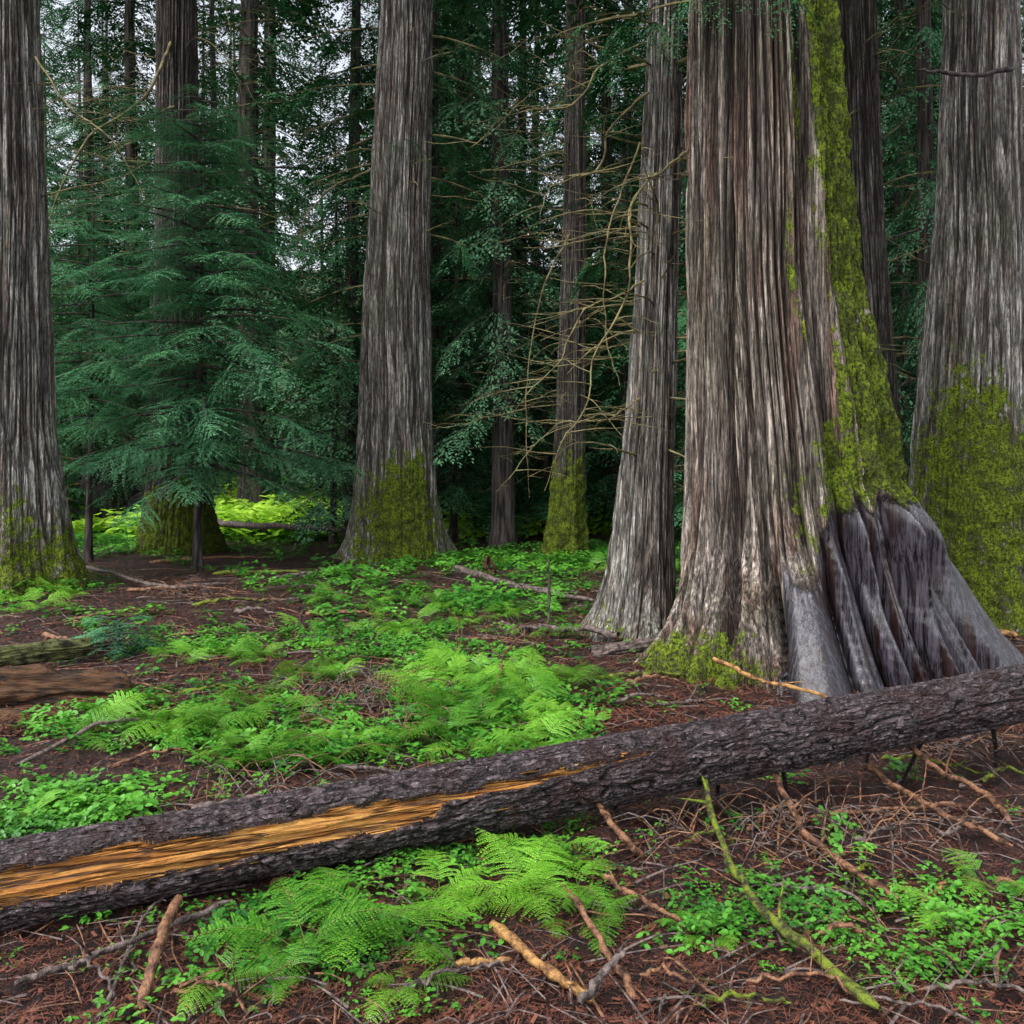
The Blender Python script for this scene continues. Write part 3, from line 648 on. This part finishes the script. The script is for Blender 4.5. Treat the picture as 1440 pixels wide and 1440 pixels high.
def inst_many(bases,pts,mats,name,smin,smax,seed,tilt=.2):
    r=np.random.default_rng(seed);Vs=[];Fs=[];Ms=[];off=0
    arrs=[(np.concatenate(b.V),b.F,b.M) for b in bases]
    for (x,y,z) in pts:
        V0,F0,M0=arrs[r.integers(len(arrs))];a=r.random()*6.283;s=r.uniform(smin,smax);tx,ty=r.normal(0,tilt,2)
        ca,sa=math.cos(a),math.sin(a);R=np.array([[ca,-sa,0],[sa,ca,0],[-tx*ca-ty*sa,tx*sa-ty*ca,1]])
        Vs.append((V0@R.T)*s+np.array([x,y,z]))
        for f,m_ in zip(F0,M0): Fs.append(f+off);Ms.append(m_)
        off+=len(V0)
    ob(name,mesh(name,np.concatenate(Vs),Fs,Ms,mats,False))
r=np.random.default_rng(4)
FP=[(300,1030,.55,.3,16),(400,1075,.4,.2,10),(200,1040,.35,.2,6),(690,1030,.5,.35,20),(740,1075,.4,.2,12),(640,975,.5,.3,12),(760,970,.4,.3,8),(560,860,.9,.6,12),(680,880,.9,.6,12),(340,935,.5,.25,9),(420,970,.4,.3,6),(800,800,1.6,1.2,16),(900,860,.4,.5,3),(500,900,.5,.4,8),(80,1150,.2,.1,2),(60,850,.6,.8,8),(720,1000,.4,.3,8)]
pts=[]
for px,py,rx,ry,k in FP:
    cx,cy=g(px,py)
    for i in range(k):
        x=cx+r.normal(0,rx*.6);y=cy+r.normal(0,ry*.6);pts.append((x,y,gzf(x,y)-.01))
inst_many([fernmb(70,5,.38),fernmb(71,5,.40),fernmb(72,6,.34)]+OAKm,pts,[M_fern,M_stem],'fern_patch',.5,1.1,3,.25)
def clump(seed,nl=16,rad=.11,ls=.042):
    mb=MB();r=random.Random(seed);Q=[]
    for i in range(nl):
        a=r.uniform(0,6.28);rr=rad*math.sqrt(r.random());c=np.array([rr*math.cos(a),rr*math.sin(a),r.uniform(.015,.10)])
        for k in range(r.choice((1,3,3))):
            b=a+k*2.09+r.uniform(-.3,.3);D=np.array([math.cos(b),math.sin(b),r.uniform(-.45,.2)]);W=np.array([-math.sin(b),math.cos(b),r.uniform(-.3,.3)]);l=ls*r.uniform(.6,1.25);w=l*.36
            up_=np.array([0,0,.15*w])
            p=[c,c+D*l*.3+W*w*.9+up_,c+D*l*.72+W*w*.8+up_,c+D*l,c+D*l*.72-W*w*.8+up_,c+D*l*.3-W*w*.9+up_]
            Q.append(p)
    Qa=np.array(Q).reshape(-1,3);n_=len(Q);b=np.arange(n_)[:,None]*6
    mb.add(Qa,np.concatenate([b+np.array([0,1,2,3]),b+np.array([0,3,4,5])]),0);return mb
CL=[clump(i) for i in range(6)]
CLs=[clump(20+i,18,.15,.034) for i in range(4)]
def scatter(n,x0,x1,y0,y1,fn,seed,thr=0):
    r=np.random.default_rng(seed);x=r.uniform(x0,x1,n);y=y0+(y1-y0)*r.random(n)
    k=(np.abs(x)<y*.64+.4)&(r.random(n)<fn(x,y));x=x[k];y=y[k];return np.stack([x,y,gz(x,y)-.005],1)
cl=lambda x,y: green(x,y)*sstep(.38,.56,fbm(x*2.3,y*2.3,0,3,90)+.25*green(x,y)-.02)
pA=scatter(4000,-3,3,2.3,3.9,cl,11)
pN=scatter(9500,-5,5,3.7,8,cl,1);pF=scatter(10000,-12,12,8,20,lambda x,y:cl(x,y)*.85,2);pG=scatter(2600,-4,4,2.3,9,lambda x,y:np.full_like(x,.10),3)
inst_many(CLs,np.concatenate([pA,pG]),[M_cover],'ground_cover_plants',.3,.75,18)
inst_many(CL,pN,[M_cover],'ground_cover_plants',.35,.95,8)
inst_many(CL[:3],pF,[M_cover],'ground_cover_plants',.9,1.6,9)
pS=scatter(4200,-16,14,17,42,lambda x,y:np.clip(.12+.88*np.exp(-((x+y*.25)/3.5)**2)+.6*np.exp(-((x+y*.45)/2.5)**2),0,1),5)
inst_many([clump(30+i,40,.16,.05) for i in range(3)],pS,[M_shrub],'shrubs',2.,5.,10)
def slivers(n,y0,y1,l0,l1,w0,w1,seed,hmax=.012):
    r=np.random.default_rng(seed);y=y0+(y1-y0)*r.random(n)**1.5;x=r.uniform(-1,1,n)*(y*.62+.3);a=r.uniform(0,6.28,n);l=r.uniform(l0,l1,n)/2;w=r.uniform(w0,w1,n)/2
    z=gz(x,y)+r.uniform(.001,hmax,n)+near_h(x,y);dx,dy=np.cos(a),np.sin(a);tz=r.normal(0,.2,n)*l
    return np.stack([np.stack([x-dx*l-dy*w,y-dy*l+dx*w,z-tz],1),np.stack([x-dx*l+dy*w,y-dy*l-dx*w,z-tz],1),np.stack([x+dx*l+dy*w,y+dy*l-dx*w,z+tz+.002],1),np.stack([x+dx*l-dy*w,y+dy*l+dx*w,z+tz+.001],1)],1).reshape(-1,3)
mb=MB()
for a in ((80000,2.2,9,.015,.05,.0015,.0035,1),(13000,2.2,10,.01,.035,.005,.014,2),(26000,5,15,.03,.11,.005,.012,3,.03)):
    Vv=slivers(*a);mb.add(Vv,np.arange(len(Vv)).reshape(-1,4),0)
ob('needle_litter',mbmesh('needle_litter',mb,[M_litter],False))
mb=MB();rr=random.Random(9)
for i in range(2100):
    y=2.3+10*rr.random()**1.3;x=rr.uniform(-1,1)*(y*.6+.2);a=rr.uniform(0,6.28);L=rr.uniform(.06,.35)*(1 if y<6 else 1.6);z=gzf(x,y)+.012
    p=np.array([x,y,z]);e=p+np.array([math.cos(a)*L,math.sin(a)*L,0]);e[2]=gzf(e[0],e[1])+rr.uniform(.01,.04)
    Vt,Ft=tube(smoothpath([p,(p+e)/2+np.array([rr.uniform(-.02,.02),rr.uniform(-.02,.02),.01]),e],5),np.linspace(.004,.0015,5)*rr.uniform(.5,1.5)*(1 if y<6 else 1.6),4);mb.add(Vt,Ft,rr.choice((0,1,1)))
for (px,py,k) in ((520,1000,110),(450,990,50),(560,1040,40),(1300,1060,60),(950,1180,60),(720,900,30),(1180,1050,50),(380,1120,40),(150,740,60),(250,850,40),(1250,1180,40),(1100,1200,40)):
    cx,cy=g(px,py)
    for i in range(k):
        x=cx+rr.gauss(0,.22);y=cy+rr.gauss(0,.16);a=rr.uniform(0,6.28);L=rr.uniform(.1,.45);p=np.array([x,y,gzf(x,y)+.01]);m_=p+np.array([math.cos(a)*L*.5,math.sin(a)*L*.5,rr.uniform(.03,.14)]);e=p+np.array([math.cos(a)*L,math.sin(a)*L,rr.uniform(0,.1)])
        Vt,Ft=tube(smoothpath([p,m_,e],6,.005,i),np.linspace(.004,.0015,6),4);mb.add(Vt,Ft,rr.choice((0,1)))
ob('twig_litter',mbmesh('twig_litter',mb,[M_stick,M_stickg],False))
# ---------- rotten logs, stump, distant log ----------
def roughlog(name,p0,p1,r0,mats,seed,rough=.35,flat=0):
    p0=np.array(p0);p1=np.array(p1);n_=160;na=72;t=np.linspace(0,1,n_);L=np.linalg.norm(p1-p0);ax_=(p1-p0)/L
    s_=np.cross(ax_,[0,0,1]);s_/=np.linalg.norm(s_);u_=np.cross(s_,ax_);ph=np.linspace(0,2*np.pi,na,endpoint=False);T2,P2=np.meshgrid(t,ph,indexing='ij')
    cx,sx=np.cos(P2),np.sin(P2);u=T2*L/r0
    fi=np.clip(np.abs(2*vn(cx*4,sx*4,u*.2,seed+5)-1)*3,0,1)
    R=r0*(1+rough*(fbm(cx*1.5,sx*1.5,u*.3,4,seed)-.5)*2+.22*(vn(cx*7,sx*7,u*.4,seed)-.5)+.28*fi-.2)
    end=np.minimum(T2+.05*vn(cx*4,sx*4,0,seed),1-T2+.12*(vn(cx*5,sx*5,1,seed)-.5))*L/r0;R=R*np.clip(end*1.2+.2,.05,1)**.7
    V=p0+ax_*(T2*L)[...,None]+R[...,None]*(cx[...,None]*s_+(sx*(1-flat))[...,None]*u_)
    V=V.reshape(-1,3)-p0;capA=list(range(na));capB=[(n_-1)*na+i for i in range(na)]
    me=mesh(name,V,[gridF(n_,na,True),np.array([capA]),np.array([capB])],[np.zeros((n_-1)*na),np.zeros(1),np.zeros(1)],mats,True)
    ob(name,me,None,tuple(p0))
roughlog('rotten_log',G3(-120,972,.10),G3(185,978,.04),.11,[M_rot],31,.8)
roughlog('mossy_log',G3(-120,940,.15),G3(130,912,.13),.065,[M_rotm],32,.5)
roughlog('rotten_log',G3(-60,1012,.0),G3(110,1016,-.01),.06,[M_rot],36,.8,.3)
roughlog('fallen_tree_trunk',P(600,735,20),P(960,722,19),.24,[M_dark],33,.15)
roughlog('fallen_tree_trunk',P(70,748,19),P(215,738,19),.14,[M_char],34,.2)
roughlog('fallen_tree_trunk',G3(830,925,.02),G3(960,905,.08),.05,[M_stickg],35,.4)
sxp,syp=(150-720)*19/F,19.0
mb=MB()
th=np.linspace(0,2*np.pi,60,endpoint=False);zs=np.linspace(-.2,1,24);TT,ZZ=np.meshgrid(th,zs)
Rr=.35*(1+.5*np.exp(-ZZ.clip(0)/.2))*(1+.5*(fbm(np.cos(TT)*2,np.sin(TT)*2,ZZ*1.5,3,3)-.5));Zt=ZZ*(.55+.7*vn(np.cos(TT)*3,np.sin(TT)*3,0,5))
mb.add(np.stack([Rr*np.cos(TT),Rr*np.sin(TT),Zt],-1).reshape(-1,3),gridF(24,60,True),0)
Rr2=Rr*.6;mb.add(np.stack([Rr2*np.cos(TT),Rr2*np.sin(TT),Zt*.9],-1).reshape(-1,3),gridF(24,60,True)[:,::-1],0)
rr=random.Random(8)
for i in range(26):
    a=rr.uniform(0,6.28);L=rr.uniform(.4,1.3);p=np.array([.25*math.cos(a),.25*math.sin(a),rr.uniform(.1,.6)]);e=p+np.array([math.cos(a)*L,math.sin(a)*L*.6,rr.uniform(-.4,.3)])
    Vt,Ft=tube(smoothpath([p,(p+e)/2+[0,0,.08],e],8,.02,i),np.linspace(.08,.02,8),6);mb.add(Vt,Ft,0)
ob('charred_stump',mbmesh('charred_stump',mb,[M_char],True),None,(sxp,syp,gzf(sxp,syp)+.1),s=1.3)
sx2,sy2=g(688,815)
mb=MB()
for i in range(9):
    a=i*.7;p=np.array([.06*math.cos(a),.06*math.sin(a),-.03]);h=rr.uniform(.1,.32);Vt,Ft=tube([p,p*1.0+[0,0,h*.6],p*.6+[rr.uniform(-.05,.05),0,h]],[.045,.03,.004],5);mb.add(Vt,Ft,0)
ob('splintered_stump',mbmesh('splintered_stump',mb,[M_rot],False),None,(sx2,sy2,gzf(sx2,sy2)))
# ---------- camera, light ----------
cam=bpy.data.cameras.new('camera');co=bpy.data.objects.new('camera',cam);sc.collection.objects.link(co);sc.camera=co
cam.sensor_width=36;cam.lens=36*F/1440;cam.shift_y=-80/1440;co.location=(0,0,EYE);co.rotation_euler=(math.radians(90),0,0);cam.clip_end=900;cam.clip_start=.05
w=bpy.data.worlds.new('World');sc.world=w;w.use_nodes=True;nt=w.node_tree;nt.nodes.clear()
sky=nt.nodes.new('ShaderNodeTexSky');sky.sky_type='NISHITA';sky.sun_disc=False;sky.sun_elevation=math.radians(55);sky.sun_rotation=math.radians(225);sky.dust_density=3
hs=nt.nodes.new('ShaderNodeHueSaturation');hs.inputs['Saturation'].default_value=.3;hs.inputs['Value'].default_value=2.2
bg=nt.nodes.new('ShaderNodeBackground');bg.inputs[1].default_value=.15;wo=nt.nodes.new('ShaderNodeOutputWorld')
nt.links.new(sky.outputs[0],hs.inputs['Color']);nt.links.new(hs.outputs[0],bg.inputs[0]);nt.links.new(bg.outputs[0],wo.inputs[0])
sl=bpy.data.lights.new('sun','SUN');sl.energy=1.5;sl.angle=math.radians(12);sl.color=(1,.97,.92)
so=bpy.data.objects.new('sun',sl);sc.collection.objects.link(so)
el=math.radians(55);dirn=Vector((-math.cos(el)*.707,-math.cos(el)*.707,math.sin(el)))
so.rotation_euler=dirn.to_track_quat('Z','Y').to_euler();so.location=(0,0,30)
sc.view_settings.view_transform='Standard';sc.view_settings.look='None';sc.view_settings.exposure=0
